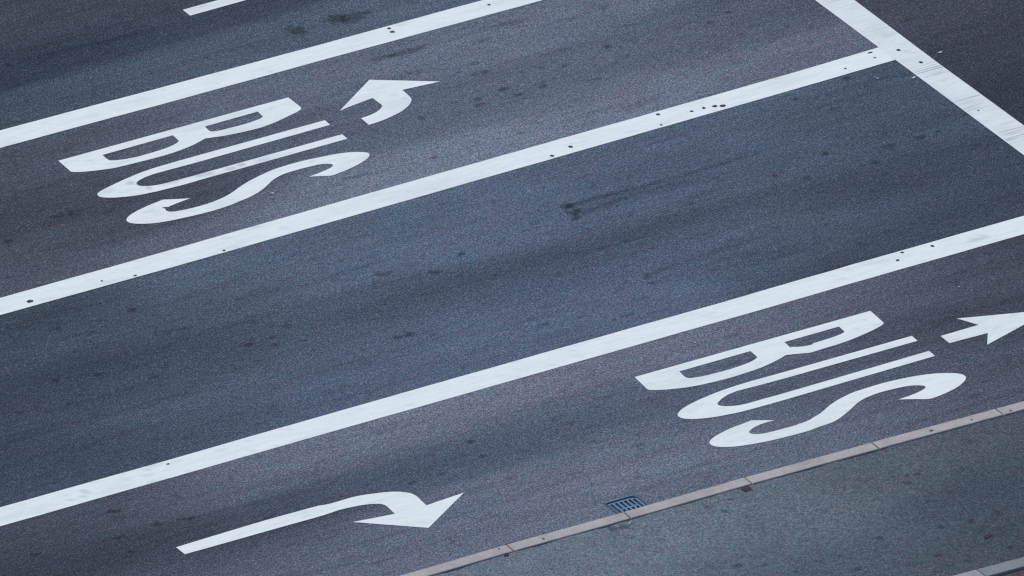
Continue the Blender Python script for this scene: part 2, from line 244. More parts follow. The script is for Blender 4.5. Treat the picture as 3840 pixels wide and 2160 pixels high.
def blend_tone(x, y, samples, sx, sy, pull, lift=1.0, level=0.0):
    """Smooth surfacing tone between sampled spots, lens darkening at the frame edges included, stretched along the lanes."""
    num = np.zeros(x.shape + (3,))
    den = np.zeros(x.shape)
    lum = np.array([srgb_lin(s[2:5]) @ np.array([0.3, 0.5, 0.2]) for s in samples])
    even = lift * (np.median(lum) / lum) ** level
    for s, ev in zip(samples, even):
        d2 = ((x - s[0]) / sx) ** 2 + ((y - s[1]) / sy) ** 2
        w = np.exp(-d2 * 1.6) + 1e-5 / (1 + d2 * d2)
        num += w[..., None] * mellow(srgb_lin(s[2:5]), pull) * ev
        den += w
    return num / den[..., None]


def zone_of(x, y):
    if x > 6.35:
        return 4
    if y > 5.58:
        return 0
    if y > 2.4:
        return 1
    if y > -1.55:
        return 2
    return 3


def ellipse(x, y, cx, cy, rx, ry, rough, seed):
    r = np.sqrt(((x - cx) / rx) ** 2 + ((y - cy) / ry) ** 2)
    r = r + rough * fbm(x * 22, y * 22, seed, 3)
    return 1 - smooth(0.55, 1.15, r)


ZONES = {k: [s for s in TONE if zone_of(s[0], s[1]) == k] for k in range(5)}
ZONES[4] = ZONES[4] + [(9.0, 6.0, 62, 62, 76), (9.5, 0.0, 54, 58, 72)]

BIG = {0: (0.12, 0.12, .50), 1: (0.15, 0.12, .50), 2: (0.04, .04, .3), 3: (.035, .025, .6), 4: (.04, .02, .5), 5: (.22, .12, .40),
       6: (.28, .07, .38), 7: (.2, .05, .28), 8: (.07, .035, .40), 9: (.12, .03, .25), 21: (.2, .08, .22), 27: (.10, .05, .40), 28: (.10, .05, .35),
       47: (.085, .075, .62), 48: (.10, .08, .62), 49: (.085, .05, .42), 50: (.06, .05, .42), 51: (.06, .05, .48), 52: (.14, .03, .42),
       39: (.07, .035, .45), 38: (.10, .02, .40)}
STAINS = []
for i, (sx_, sy_) in enumerate(stain):
    a = BIG.get(i, (0.045 + 0.035 * random.random(), 0.03 + 0.02 * random.random(), 0.38 + 0.2 * random.random()))
    STAINS.append((sx_, sy_) + a)
# loose oil flecks, thickest along the middle of each lane
for i in range(210):
    yc = random.choice((6.5, 4.0, 0.5, -3.0, 0.2, 4.2))
    STAINS.append((random.uniform(-8, 8.5), random.gauss(yc, 0.55), random.uniform(.025, .075), random.uniform(.012, .028), random.uniform(.14, .40)))


def road_albedo_and_vignette(x, y):
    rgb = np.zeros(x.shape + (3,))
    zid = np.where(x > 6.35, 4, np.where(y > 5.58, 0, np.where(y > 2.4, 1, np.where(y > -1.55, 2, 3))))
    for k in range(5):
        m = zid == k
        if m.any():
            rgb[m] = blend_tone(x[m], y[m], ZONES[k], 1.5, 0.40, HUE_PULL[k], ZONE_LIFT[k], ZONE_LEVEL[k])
    # wear: long streaks from wheels, mottled blotches of binder, worn-in oil flecks
    f = 1 + 0.12 * fbm(x * 0.45, y * 6.5, 3, 4) + 0.09 * fbm(x * 1.3, y * 3.2, 9, 4) + 0.05 * fbm(x * 6, y * 9, 21, 3)
    f = f * (1 - 0.13 * smooth(0.15, 0.55, fbm(x * 0.7, y * 19, 37, 3)))
    fl = fbm(x * 9, y * 16, 31, 2)
    f = f * (1 - 0.22 * smooth(0.42, 0.72, fl))
    fl2 = fbm(x * 3.2, y * 11, 47, 3)
    f = f * (1 - 0.14 * smooth(0.30, 0.62, fl2))
    rgb = rgb * f[..., None]
    # colour drift of the stone mix
    h = fbm(x * 2.6, y * 4.4, 61, 3)
    g = fbm(x * 3.1, y * 5.0, 71, 3)
    rgb = rgb * np.stack([1 + 0.06 * h, 1 + 0.03 * g - 0.015 * h, 1 - 0.03 * h + 0.02 * g], -1)
    # individual oil and tar stains
    for i, (cx, cy, rx, ry, s) in enumerate(STAINS):
        m = (np.abs(x - cx) < rx * 2.2) & (np.abs(y - cy) < ry * 2.2)
        if m.any():
            rgb[m] *= (1 - s * ellipse(x[m], y[m], cx, cy, rx, ry, 0.75, 100 + i))[..., None]
    # long skid traces and the damp seam along the far lane
    for (x0, y0, x1, y1, w, s, tint) in STREAKS:
        t = np.clip((x - x0) / (x1 - x0), -0.3, 1.3)
        yy = y0 + (y1 - y0) * t
        e = smooth(-0.06, 0.02, t) * (1 - smooth(0.7, 1.15, t))
        k = s * e * np.exp(-((y - yy) / w) ** 2) * (0.8 + 0.35 * fbm(x * 3, y * 12, 91, 3))
        rgb = rgb * (1 - k[..., None] * np.array(tint))
    return np.clip(rgb, 0.002, 1)


def pave_albedo_and_vignette(x, y):
    rgb = blend_tone(x, y, PTONE, 0.8, 0.5, 0.45, 1.09, 0.10) * np.array([1.07, 1.02, 0.97])
    f = 1 + 0.07 * fbm(x * 1.3, y * 2.0, 203, 4) + 0.06 * fbm(x * 5, y * 6, 209, 3)
    f = f * (1 - 0.16 * smooth(0.40, 0.7, fbm(x * 7, y * 9, 231, 2)))
    rgb = rgb * f[..., None]
    h = fbm(x * 2.2, y * 2.8, 261, 3)
    rgb = rgb * np.stack([1 + 0.05 * h, 1 - 0.01 * h, 1 - 0.03 * h], -1)
    for i, (cx, cy) in enumerate(pavestain):
        if i in LEAF_SPOTS:
            continue
        r = 0.028 + 0.022 * ((i * 37) % 10) / 10 + (0.025 if i in (23, 24) else 0)
        m = (np.abs(x - cx) < r * 2.5) & (np.abs(y - cy) < r * 2.5)
        if m.any():
            rgb[m] *= (1 - 0.45 * ellipse(x[m], y[m], cx, cy, r * 1.1, r * .9, 0.6, 300 + i))[..., None]
    return np.clip(rgb, 0.002, 1)


# ------------------------------------------------------------------ materials
class NT:
    def __init__(self, name):
        self.m = bpy.data.materials.new(name)
        self.m.use_nodes = True
        self.t = self.m.node_tree
        for n in list(self.t.nodes):
            self.t.nodes.remove(n)
        self.out = self.t.nodes.new("ShaderNodeOutputMaterial")
        self.b = self.t.nodes.new("ShaderNodeBsdfPrincipled")
        self.t.links.new(self.b.outputs[0], self.out.inputs[0])

    def n(self, kind, **kw):
        x = self.t.nodes.new(kind)
        for k, v in kw.items():
            setattr(x, k, v)
        return x

    def link(self, a, b):
        self.t.links.new(a, b)

    def pos(self, scale=(1, 1, 1)):
        g = self.n("ShaderNodeNewGeometry")
        mp = self.n("ShaderNodeMapping")
        mp.inputs['Scale'].default_value = scale
        self.link(g.outputs['Position'], mp.inputs[0])
        return mp.outputs[0]

    def noise(self, vec, scale, detail=2.0, rough=0.55):
        x = self.n("ShaderNodeTexNoise")
        x.inputs['Scale'].default_value = scale
        x.inputs['Detail'].default_value = detail
        x.inputs['Roughness'].default_value = rough
        self.link(vec, x.inputs['Vector'])
        return x

    def ramp(self, fac, stops):
        r = self.n("ShaderNodeValToRGB")
        e = r.color_ramp.elements
        while len(e) < len(stops):
            e.new(0.5)
        for el, (p, c) in zip(e, stops):
            el.position = p
            el.color = (c, c, c, 1) if not isinstance(c, tuple) else c + (1,)
        self.link(fac, r.inputs[0])
        return r.outputs[0]

    def mix(self, a, b, fac=1.0, mode='MULTIPLY'):
        x = self.n("ShaderNodeMix", data_type='RGBA', blend_type=mode)
        for val, i in ((fac, 0), (a, 6), (b, 7)):
            if hasattr(val, 'is_linked') or hasattr(val, 'links'):
                self.link(val, x.inputs[i])
            elif isinstance(val, tuple):
                x.inputs[i].default_value = val + (1,)
            else:
                x.inputs[i].default_value = val
        return x.outputs[2]

    def bump(self, height, strength, dist):
        b = self.n("ShaderNodeBump")
        b.inputs['Strength'].default_value = strength
        b.inputs['Distance'].default_value = dist
        self.link(height, b.inputs['Height'])
        self.link(b.outputs[0], self.b.inputs['Normal'])


def mat_asphalt(name, grain=1.0, gain=1.0):
    m = NT(name)
    at = m.n("ShaderNodeAttribute", attribute_name="albedo_and_vignette")
    p = m.pos()
    fine = m.noise(p, 56.0, 2.0, 0.62)
    g1 = m.ramp(fine.outputs[0], [(0.32, 1 - 0.70 * grain), (0.5, 1.0), (0.68, 1 + 1.10 * grain)])
    coarse = m.noise(p, 17.0, 2.0, 0.55)
    g2 = m.ramp(coarse.outputs[0], [(0.3, 1 - 0.17 * grain), (0.7, 1 + 0.17 * grain)])
    vor = m.n("ShaderNodeTexVoronoi")
    vor.inputs['Scale'].default_value = 44.0
    m.link(p, vor.inputs['Vector'])
    sep = m.n("ShaderNodeSeparateColor")
    m.link(vor.outputs['Color'], sep.inputs[0])
    pick = m.ramp(sep.outputs[0], [(0.86, 0.0), (0.95, 1.0)])
    near = m.ramp(vor.outputs['Distance'], [(0.25, 1.0), (0.5, 0.0)])
    chip = m.mix(pick, near)
    hue = m.noise(p, 9.0, 2.0, 0.6)
    tint = m.mix((1, 1, 1), hue.outputs[1], 0.22, 'OVERLAY')
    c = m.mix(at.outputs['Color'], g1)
    c = m.mix(c, g2)
    hs = m.noise(p, 11.0, 3.0, 0.6)
    sp = m.n("ShaderNodeSeparateColor")
    m.link(hs.outputs[1], sp.inputs[0])
    warm = m.ramp(sp.outputs[0], [(0.35, (0.90, 1.03, 1.02)), (0.65, (1.10, 0.975, 0.99))])
    c = m.mix(c, warm)
    c = m.mix(c, m.mix(m.mix(at.outputs['Color'], (1.9, 1.95, 1.95)), (0.05, 0.05, 0.052), 1.0, 'ADD'), chip_factor(m, chip, 0.85 * grain), 'MIX')
    m.link(c, m.b.inputs['Base Color'])
    m.b.inputs['Roughness'].default_value = 0.88
    m.b.inputs['Specular IOR Level'].default_value = 0.10
    m.bump(fine.outputs[0], 0.35, 0.006)
    return m.m


def chip_factor(m, chip, k):
    x = m.n("ShaderNodeMath", operation='MULTIPLY')
    m.link(chip, x.inputs[0])
    x.inputs[1].default_value = k
    return x.outputs[0]


def mat_paint(name, base=(0.79, 0.835, 0.815), scratched=False):
    m = NT(name)
    at = m.n("ShaderNodeAttribute", attribute_name="grime")
    p = m.pos()
    n1 = m.noise(p, 30.0, 3.0, 0.6)
    a = m.ramp(n1.outputs[0], [(0.3, 0.95), (0.6, 1.0)])
    ps = m.pos((1.4, 9.0, 1))
    n2 = m.noise(ps, 1.6, 4.0, 0.6)
    b = m.ramp(n2.outputs[0], [(0.3, (0.90, 0.915, 0.92)), (0.62, (1.0, 1.0, 1.0))])
    n3 = m.noise(p, 120.0, 1.0, 0.5)
    c3 = m.ramp(n3.outputs[0], [(0.30, 0.93), (0.45, 1.0)])
    c = m.mix(base, a)
    c = m.mix(c, b)
    c = m.mix(c, c3)
    c = m.mix(c, (0.20, 0.22, 0.27), at.outputs['Fac'], 'MIX')
    if scratched:
        sc = m.n("ShaderNodeAttribute", attribute_name="scratch")
        n4 = m.noise(m.pos((0.9, 46.0, 1)), 1.0, 3.0, 0.7)
        th = m.ramp(n4.outputs[0], [(0.50, 0.0), (0.60, 0.75)])
        c = m.mix(c, (0.16, 0.18, 0.20), m.mix(sc.outputs['Color'], th), 'MIX')
    m.link(c, m.b.inputs['Base Color'])
    m.b.inputs['Roughness'].default_value = 0.7
    m.b.inputs['Specular IOR Level'].default_value = 0.3
    m.bump(n1.outputs[0], 0.15, 0.004)
    return m.m


def mat_speckle(name, col, amp=0.25, scale=60.0, rough=0.85, spec=0.25, drift=0.15):
    m = NT(name)
    p = m.pos()
    n1 = m.noise(p, scale, 2.0, 0.6)
    a = m.ramp(n1.outputs[0], [(0.3, 1 - amp), (0.7, 1 + amp)])
    n2 = m.noise(p, 4.0, 3.0, 0.6)
    b = m.ramp(n2.outputs[0], [(0.3, 1 - drift), (0.7, 1 + drift)])
    c = m.mix(col, a)
    c = m.mix(c, b)
    m.link(c, m.b.inputs['Base Color'])
    m.b.inputs['Roughness'].default_value = rough
    m.b.inputs['Specular IOR Level'].default_value = spec
    m.bump(n1.outputs[0], 0.3, 0.004)
    return m.m


M_ROAD = mat_asphalt("road_asphalt")
M_PAVE = mat_asphalt("footway_asphalt", 0.68)
M_PAINT = mat_paint("thermoplastic_white")
M_STOP = mat_paint("scratched_white", scratched=True)
M_KERB = mat_speckle("kerb_concrete", K_COL, 0.16, 70, 0.85, 0.25, 0.13)
M_EDGE = mat_speckle("edging_concrete", E_COL, 0.16, 70, 0.85, 0.25, 0.12)
M_EDGE2 = mat_speckle("edging_concrete_green", E2_COL, 0.16, 70, 0.85, 0.25, 0.12)
M_SOIL = mat_speckle("planting_soil", (0.075, 0.062, 0.075), 0.45, 38, 0.95, 0.1, 0.25)
M_BARS = mat_speckle("worn_iron", (0.115, 0.190, 0.275), 0.25, 80, 0.5, 0.5, 0.2)
M_IRON = mat_speckle("cast_iron", (0.070, 0.115, 0.160), 0.25, 80, 0.5, 0.5, 0.2)
M_PIT = mat_speckle("gully_silt", (0.004, 0.005, 0.008), 0.3, 50, 0.9, 0.1)
M_SPOT = mat_speckle("dried_tar", (0.035, 0.04, 0.055), 0.3, 90, 0.7, 0.3)
M_FLECK = mat_speckle("kerb_fleck", (0.11, 0.11, 0.12), 0.3, 90, 0.8, 0.1)
M_PAPER = mat_speckle("scrap_paper", (0.42, 0.46, 0.50), 0.08, 60, 0.8, 0.2)
M_LEAF = mat_speckle("dead_leaf", (0.045, 0.035, 0.045), 0.35, 70, 0.8, 0.2)
M_LEAF2 = mat_speckle("dry_leaf", (0.26, 0.25, 0.25), 0.3, 70, 0.8, 0.2)
M_GROUND = mat_speckle("far_ground", (0.085, 0.095, 0.115), 0.3, 20, 0.95, 0.15, 0.2)


# ------------------------------------------------------------------ object helpers
def obj(name, me, mat, parent=None):
    o = bpy.data.objects.new(name, me)
    COL.objects.link(o)
    if mat:
        me.materials.append(mat)
    if parent:
        o.parent = parent
    return o


def tag(o, label, cat, group=None):
    o["label"] = label
    o["category"] = cat
    if group:
        o["group"] = group
    return o


def structure(o):
    o["kind"] = "structure"
    return o


def empty(name, loc):
    o = bpy.data.objects.new(name, None)
    o.empty_display_size = 0.2
    COL.objects.link(o)
    o.location = loc
    return o


def grid_mesh(name, xs, ys, yfun=None, z=0.0, hole=None, albedo_and_vignette=None):
    nx, ny = len(xs), len(ys)
    X, Y = np.meshgrid(xs, ys, indexing='ij')
    if yfun is not None:
        Y = yfun(X, Y)
    co = np.stack([X, Y, np.full_like(X, z)], -1).reshape(-1, 3)
    I, J = np.meshgrid(np.arange(nx - 1), np.arange(ny - 1), indexing='ij')
    keep = np.ones(I.shape, bool)
    if hole is not None:
        cx = (xs[:-1] + xs[1:])[:, None] / 2
        cy = (ys[:-1] + ys[1:])[None, :] / 2
        keep = ~((cx > hole[0]) & (cx < hole[1]) & (cy > hole[2]) & (cy < hole[3]))
    I, J = I[keep], J[keep]
    q = np.stack([I * ny + J, (I + 1) * ny + J, (I + 1) * ny + J + 1, I * ny + J + 1], -1)
    me = bpy.data.meshes.new(name)
    me.vertices.add(len(co))
    me.vertices.foreach_set("co", co.astype(np.float32).ravel())
    me.loops.add(q.size)
    me.loops.foreach_set("vertex_index", q.astype(np.int32).ravel())
    me.polygons.add(len(q))
    me.polygons.foreach_set("loop_start", np.arange(0, q.size, 4, dtype=np.int32))
    me.polygons.foreach_set("loop_total", np.full(len(q), 4, dtype=np.int32))
    me.update(calc_edges=True)
    if albedo_and_vignette is not None:
        rgb = albedo_and_vignette(X.ravel(), Y.ravel())
        ca = me.color_attributes.new("albedo_and_vignette", 'FLOAT_COLOR', 'POINT')
        ca.data.foreach_set("color", np.concatenate([rgb * np.array(GAIN), np.ones((len(rgb), 1))], 1).astype(np.float32).ravel())
    return me


def spaced(a, b, step):
    return np.linspace(a, b, int(round((b - a) / step)) + 1)


def join_axis(*parts):
    return np.unique(np.round(np.concatenate(parts), 5))


# ------------------------------------------------------------------ ground, road, pavement
HOLE = (-1.598, -1.206, -4.858, -4.440)     # the gully opening
gx = np.array([-3000, HOLE[0], HOLE[1], 3000.0])
gy = np.array([-3000, HOLE[2], HOLE[3], 3000.0])
structure(obj("ground", grid_mesh("ground", gx, gy, z=-0.012, hole=HOLE), M_GROUND))

xs = join_axis(spaced(-60, -8.5, 1.5), spaced(-8.5, -1.6, 0.025), [HOLE[0], HOLE[1]], spaced(-1.2, 9.2, 0.025), spaced(9.2, 60, 1.5), spaced(-1.6, -1.2, .025))
ys = join_axis(spaced(-5.3, -4.86, 0.025), [HOLE[2], HOLE[3]], spaced(-4.43, 9.4, 0.024), spaced(9.4, 60, 1.5), spaced(-4.85, -4.45, .025))
structure(obj("road", grid_mesh("road", xs, ys, hole=HOLE, albedo_and_vignette=road_albedo_and_vignette), M_ROAD))


def kerb_front(x):
    return np.interp(x, [-60, -2.98, -1.61, -0.19, 1.31, 2.78, 60], [-4.842, -4.850, -4.880, -4.893, -4.932, -4.978, -6.8])


def kerb_back(x):
    return kerb_front(x) - 0.153


def edge_front(x):
    return -7.722 - 0.046 * (x - 0.49)


KZ = 0.12
PZ = 0.112
xs = join_axis(spaced(-60, -6, 2), spaced(-6, 5, 0.025), spaced(5, 40, 2))
ts = spaced(0, 1, 1 / 112)


def pave_y(X, Y):
    a, b = kerb_back(X) - 0.014 - 0.020 * smooth(-0.2, 0.7, fbm(X * 4.0, X * 0 + 3.3, 801, 4)), edge_front(X) + 0.010
    return a + (b - a) * Y


structure(obj("pavement", grid_mesh("pavement", xs, ts, yfun=pave_y, z=PZ, albedo_and_vignette=pave_albedo_and_vignette), M_PAVE))

xs = np.array([-60, -10, 0, 10, 40.0])
structure(obj("soil_bed", grid_mesh("soil_bed", xs, np.array([0, 1.0]),
          yfun=lambda X, Y: (edge_front(X) - 0.20) * (1 - Y) + Y * -14.0, z=0.095), M_SOIL))


# ------------------------------------------------------------------ kerbs
def stone_mesh(name, x0, x1, fa, fb, z0, z1, bevel=0.012, chip=0):
    bm = bmesh.new()
    n = max(2, int((x1 - x0) / 0.12))
    rows = []
    for i in range(n + 1):
        x = x0 + (x1 - x0) * i / n
        w = 0.0015 * math.sin(x * 23.1) + 0.001 * math.sin(x * 57.0)
        rows.append([bm.verts.new((x, y, z)) for y, z in ((float(fa(x)) + w, z0), (float(fa(x)) + w, z1), (float(fb(x)) + w * 0.7, z1), (float(fb(x)) + w * .7, z0))])
    for a, b in zip(rows, rows[1:]):
        for k in range(4):
            bm.faces.new((a[k], b[k], b[(k + 1) % 4], a[(k + 1) % 4]))
    bm.faces.new(rows[0])
    bm.faces.new(rows[-1][::-1])
    bmesh.ops.recalc_face_normals(bm, faces=bm.faces)
    top = [e for e in bm.edges if all(v.co.z > z1 - 1e-4 for v in e.verts) and len(e.link_faces) == 2
           and e.calc_face_angle(0) > 0.8]
    bmesh.ops.bevel(bm, geom=top, offset=bevel, segments=2, affect='EDGES', profile=0.5)
    if chip:
        # broken arris on the pavement side beside the joint
        for v in bm.verts:
            d = abs(v.co.x - chip)
            if d < 0.10 and v.co.y < float(fb(v.co.x)) + 0.03 and v.co.z > z1 - 0.03:
                v.co.y += 0.028 * (1 - d / 0.10)
                v.co.z -= 0.012 * (1 - d / 0.10)
    me = bpy.data.meshes.new(name)
    bm.to_mesh(me)
    bm.free()
    return me


def spot_mesh(x, y, rx, ry, seed, z=0.004):
    r = random.Random(seed)
    n = 14
    pts = []
    for i in range(n):
        a = 2 * math.pi * i / n
        k = 0.8 + 0.4 * r.random()
        pts.append((x + rx * k * math.cos(a), y + ry * k * math.sin(a), z + 0.0035))
    me = bpy.data.meshes.new("dark_spot")
    ring = [(x + (px - x) * 1.15, y + (py - y) * 1.15 , z + 0.0006) for px, py, pz in pts]
    me.from_pydata(pts + ring, [], [tuple(range(n))] + [(i, i + n, (i + 1) % n + n, (i + 1) % n) for i in range(n)])
    return me


JOINTS = [-4.43, -2.990, -1.620, -0.190, 1.310, 2.780, 4.25]
KERB_LABELS = [
    "pale kerb stone nearest the bottom edge of the picture, below the right-turn arrow head",
    "pale kerb stone left of the drain grate, with two small dark specks on top",
    "pale kerb stone directly below the drain grate, its broken corner at the left joint",
    "pale kerb stone below the left half of the near BUS word, cracked across",
    "pale kerb stone below the S of the near BUS word, dark fleck on top",
    "pale kerb stone ending at the right edge of the picture, below the straight arrow",
]
for i, lab in enumerate(KERB_LABELS):
    me = stone_mesh("kerb_stone", JOINTS[i] + 0.008, JOINTS[i + 1] - 0.008, kerb_front, kerb_back, -0.10, KZ - 0.001 * (i % 2), 0.012,
                    chip={1: JOINTS[2] - 0.06, 2: JOINTS[2] + 0.06}.get(i, 0))
    ks = tag(obj("kerb_stone", me, M_KERB), lab, "kerb stone", "kerb stones between the road and the pavement")
    for j, (x, y) in enumerate(kerbspot[:5]):
        if JOINTS[i] < x < JOINTS[i + 1]:
            obj("dark_spot", spot_mesh(x, y, (.012, .011, .019, .010, .010, .030)[j % 6], (.014, .013, .016, .012, .014, .020)[j % 6], 900 + j, KZ), M_FLECK, ks)
structure(obj("kerb", stone_mesh("kerb", -60, JOINTS[0] - 0.005, kerb_front, kerb_back, -0.10, KZ), M_KERB))
structure(obj("kerb", stone_mesh("kerb", JOINTS[-1] + 0.005, 40, kerb_front, kerb_back, -0.10, KZ), M_KERB))


def edge_back(x):
    return edge_front(x) - 0.176


for x0, x1, mt, lab in ((-0.65, 0.797, M_EDGE, "lilac-grey edging stone, the left one of two in the bottom right corner"),
                        (0.803, 2.25, M_EDGE2, "greenish edging stone running off the right edge in the bottom right corner")):
    tag(obj("edging_stone", stone_mesh("edging_stone", x0 + 0.002, x1 - 0.002, edge_front, edge_back, -0.1, KZ, 0.008), mt), lab, "edging stone",
        "edging stones along the back of the pavement")
structure(obj("kerb", stone_mesh("kerb", -60, -0.656, edge_front, edge_back, -0.1, KZ, 0.008), M_EDGE))
structure(obj("kerb", stone_mesh("kerb", 2.256, 40, edge_front, edge_back, -0.1, KZ, 0.008), M_EDGE))


# ------------------------------------------------------------------ road markings: 4 mm sheets
def soften(poly, limit=34.0):
    """Round a traced outline between its true corners (Catmull-Rom), keeping the corners sharp."""
    P = [np.array(p, float) for p in poly]
    n = len(P)

    def corner(i):
        a, b = P[i] - P[i - 1], P[(i + 1) % n] - P[i]
        ang = abs(math.degrees(math.atan2(a[0] * b[1] - a[1] * b[0], a @ b)))
        la, lb = np.linalg.norm(a), np.linalg.norm(b)
        return ang > limit or max(la, lb) > 6 * min(la, lb)

    cs = [corner(i) for i in range(n)]
    out = []
    for i in range(n):
        a, b = P[i], P[(i + 1) % n]
        L = np.linalg.norm(b - a)

        def tan(j, nx, pv):
            d1, d2 = P[j] - P[pv], P[nx] - P[j]
            t = d1 / max(np.linalg.norm(d1), 1e-9) + d2 / max(np.linalg.norm(d2), 1e-9)
            return t / max(np.linalg.norm(t), 1e-9) * L

        ta = (b - a) if cs[i] else tan(i, (i + 1) % n, i - 1)
        tb = (b - a) if cs[(i + 1) % n] else tan((i + 1) % n, (i + 2) % n, i)
        k = 1 if (cs[i] and cs[(i + 1) % n]) else 3
        for s in range(k):
            t = s / k
            h = (2 * t ** 3 - 3 * t ** 2 + 1) * a + (t ** 3 - 2 * t ** 2 + t) * ta + (-2 * t ** 3 + 3 * t ** 2) * b + (t ** 3 - t ** 2) * tb
            out.append(tuple(h))
    return out


def inside(px, py, loops):
    c = np.zeros(px.shape, bool)
    for lp in loops:
        n = len(lp)
        for i in range(n):
            x0, y0 = lp[i]
            x1, y1 = lp[(i + 1) % n]
            if y0 == y1:
                continue
            hit = ((y0 > py) != (y1 > py)) & (px < (x1 - x0) * (py - y0) / (y1 - y0) + x0)
            c ^= hit
    return c


def grime_base(x, y):
    g = 0.10 * smooth(0.0, 0.6, fbm(x * 1.6, y * 5, 401, 4)) + 0.18 * smooth(0.3, 0.75, fbm(x * 6, y * 18, 411, 3))
    g = g + 0.16 * smooth(0.62, 0.9, fbm(x * 16, y * 26, 421, 2))
    for i, (cx, cy, rx, ry, s) in enumerate(SMUDGES):
        m = (np.abs(x - cx) < rx * 2.5) & (np.abs(y - cy) < ry * 2.5)
        if m.any():
            g[m] = np.maximum(g[m], s * ellipse(x[m], y[m], cx, cy, rx, ry, 0.5, 500 + i))
    return np.clip(g, 0, 0.9)


def stop_grime(x, y):
    return np.clip(grime_base(x, y) + 0.085, 0, .9)


def stop_scratch(x, y):
    # where tyres have dragged across the line in the direction of travel
    k = np.zeros_like(x)
    for yc, w, a in ((1.90, 0.16, 1.0), (1.08, 0.12, .75), (0.93, 0.05, .8), (0.20, .15, .95), (3.0, .30, .35), (3.7, .3, .2)):
        k = np.maximum(k, a * np.exp(-((y - yc) / w) ** 2) * (0.8 + 0.4 * fbm(x * 7, y * 7, 603, 2)))
    return np.clip(k, 0, 1)


def sheet_mesh(name, outer, holes=(), z=0.004, step=0.03, grime=grime_base, scratch=None):
    loops = [list(outer)] + [list(h) for h in holes]
    verts, edges = [], []
    for lp in loops:
        s = len(verts)
        verts += [Vector(p) for p in lp]
        edges += [(s + i, s + (i + 1) % len(lp)) for i in range(len(lp))]
    a = np.array(outer)
    gx_, gy_ = np.meshgrid(np.arange(a[:, 0].min(), a[:, 0].max(), step * 1.4), np.arange(a[:, 1].min(), a[:, 1].max(), step))
    gx_ = gx_.ravel() + 0.0013
    gy_ = gy_.ravel() + 0.0017
    m = inside(gx_, gy_, loops)
    verts += [Vector((float(p), float(q))) for p, q in zip(gx_[m], gy_[m])]
    vs, es, fs, _, _, _ = delaunay_2d_cdt(verts, edges, [], 0, 1e-5)
    V = np.array([(v[0], v[1]) for v in vs])
    F = np.array([f for f in fs if len(f) == 3])
    c = V[F].mean(1)
    F = F[inside(c[:, 0], c[:, 1], loops)]
    me = bpy.data.meshes.new(name)
    me.from_pydata([(x, y, z) for x, y in V], [], F.tolist())
    bm = bmesh.new()
    bm.from_mesh(me)
    loose = [v for v in bm.verts if not v.link_faces]
    bmesh.ops.delete(bm, geom=loose, context='VERTS')
    for f in bm.faces:
        if f.normal.z < 0:
            f.normal_flip()
    bm.to_mesh(me)
    bm.free()
    n = len(me.vertices)
    co = np.empty(n * 3, np.float32)
    me.vertices.foreach_get("co", co)
    co = co.reshape(-1, 3).astype(float)
    at = me.attributes.new("grime", 'FLOAT', 'POINT')
    at.data.foreach_set("value", grime(co[:, 0].copy(), co[:, 1].copy()).astype(np.float32))
    if scratch:
        at = me.attributes.new("scratch", 'FLOAT', 'POINT')
        at.data.foreach_set("value", scratch(co[:, 0].copy(), co[:, 1].copy()).astype(np.float32))
    return me


def band_outline(up, lo, x0, x1):
    """A long painted line between its two measured edges, with the small wobble of a laid line."""
    ux, uy = zip(*up)
    lx, ly = zip(*lo)
    def ext(xv, yv, x):
        s = (yv[-1] - yv[0]) / (xv[-1] - xv[0])
        y = np.interp(x, xv, yv)
        y = np.where(x < xv[0], yv[0] + s * (x - xv[0]), y)
        return np.where(x > xv[-1], yv[-1] + s * (x - xv[-1]), y)
    xx = np.concatenate([np.arange(x0, -9, 1.0) if x0 < -9 else np.array([x0]), np.arange(max(x0 + .09, -9), x1 - 0.05, 0.09), [x1]])
    wob = lambda s: 0.0035 * fbm(xx * 3.0, np.zeros_like(xx) + s, 701, 3)
    top = list(zip(xx, ext(ux, uy, xx) + wob(0.5)))
    bot = list(zip(xx, ext(lx, ly, xx) + wob(9.5)))
    return [(float(a), float(b)) for a, b in bot] + [(float(a), float(b)) for a, b in top[::-1]]


def add_spots(line, spots, sizes):
    for i, (x, y) in enumerate(spots):
        rx, ry = sizes[i % len(sizes)]
        obj("dark_spot", spot_mesh(x, y, rx, ry, i * 7 + len(spots)), M_SPOT, line)


X_STOP = 6.132
G = "solid white lane lines"
la = tag(obj("lane_line", sheet_mesh("lane_line", band_outline(Au, Al, -40, X_STOP + 0.008), step=0.05), M_PAINT),
         "solid white lane line farthest from the kerb, above the far BUS word", "lane line", G)
add_spots(la, spA, ((.02, .018), (.026, .02), (.016, .016)))
lb = tag(obj("lane_line", sheet_mesh("lane_line", band_outline(Bu, Bl, -40, X_STOP + 0.008), step=0.05), M_PAINT),
         "spotted solid white lane line through the middle, joining the stop line in a T", "lane line", G)
add_spots(lb, spB, ((.030, .028), (.012, .012), (.018, .012), (.016, .012), (.020, .02), (.022, .022), (.012, .014), (.018, .02), (.018, .016), (.018, .02), (.024, .022), (.030, .022),
                    (.012, .014), (.026, .012), (.014, .01)))
lc = tag(obj("lane_line", sheet_mesh("lane_line", band_outline(Cu, Cl, -40, X_STOP + 0.008), step=0.05), M_PAINT),
         "solid white lane line nearest the kerb, just above the near BUS word", "lane line", G)
add_spots(lc, spC, ((.018, .017), (.018, .017), (.016, .022), (.016, .012)))

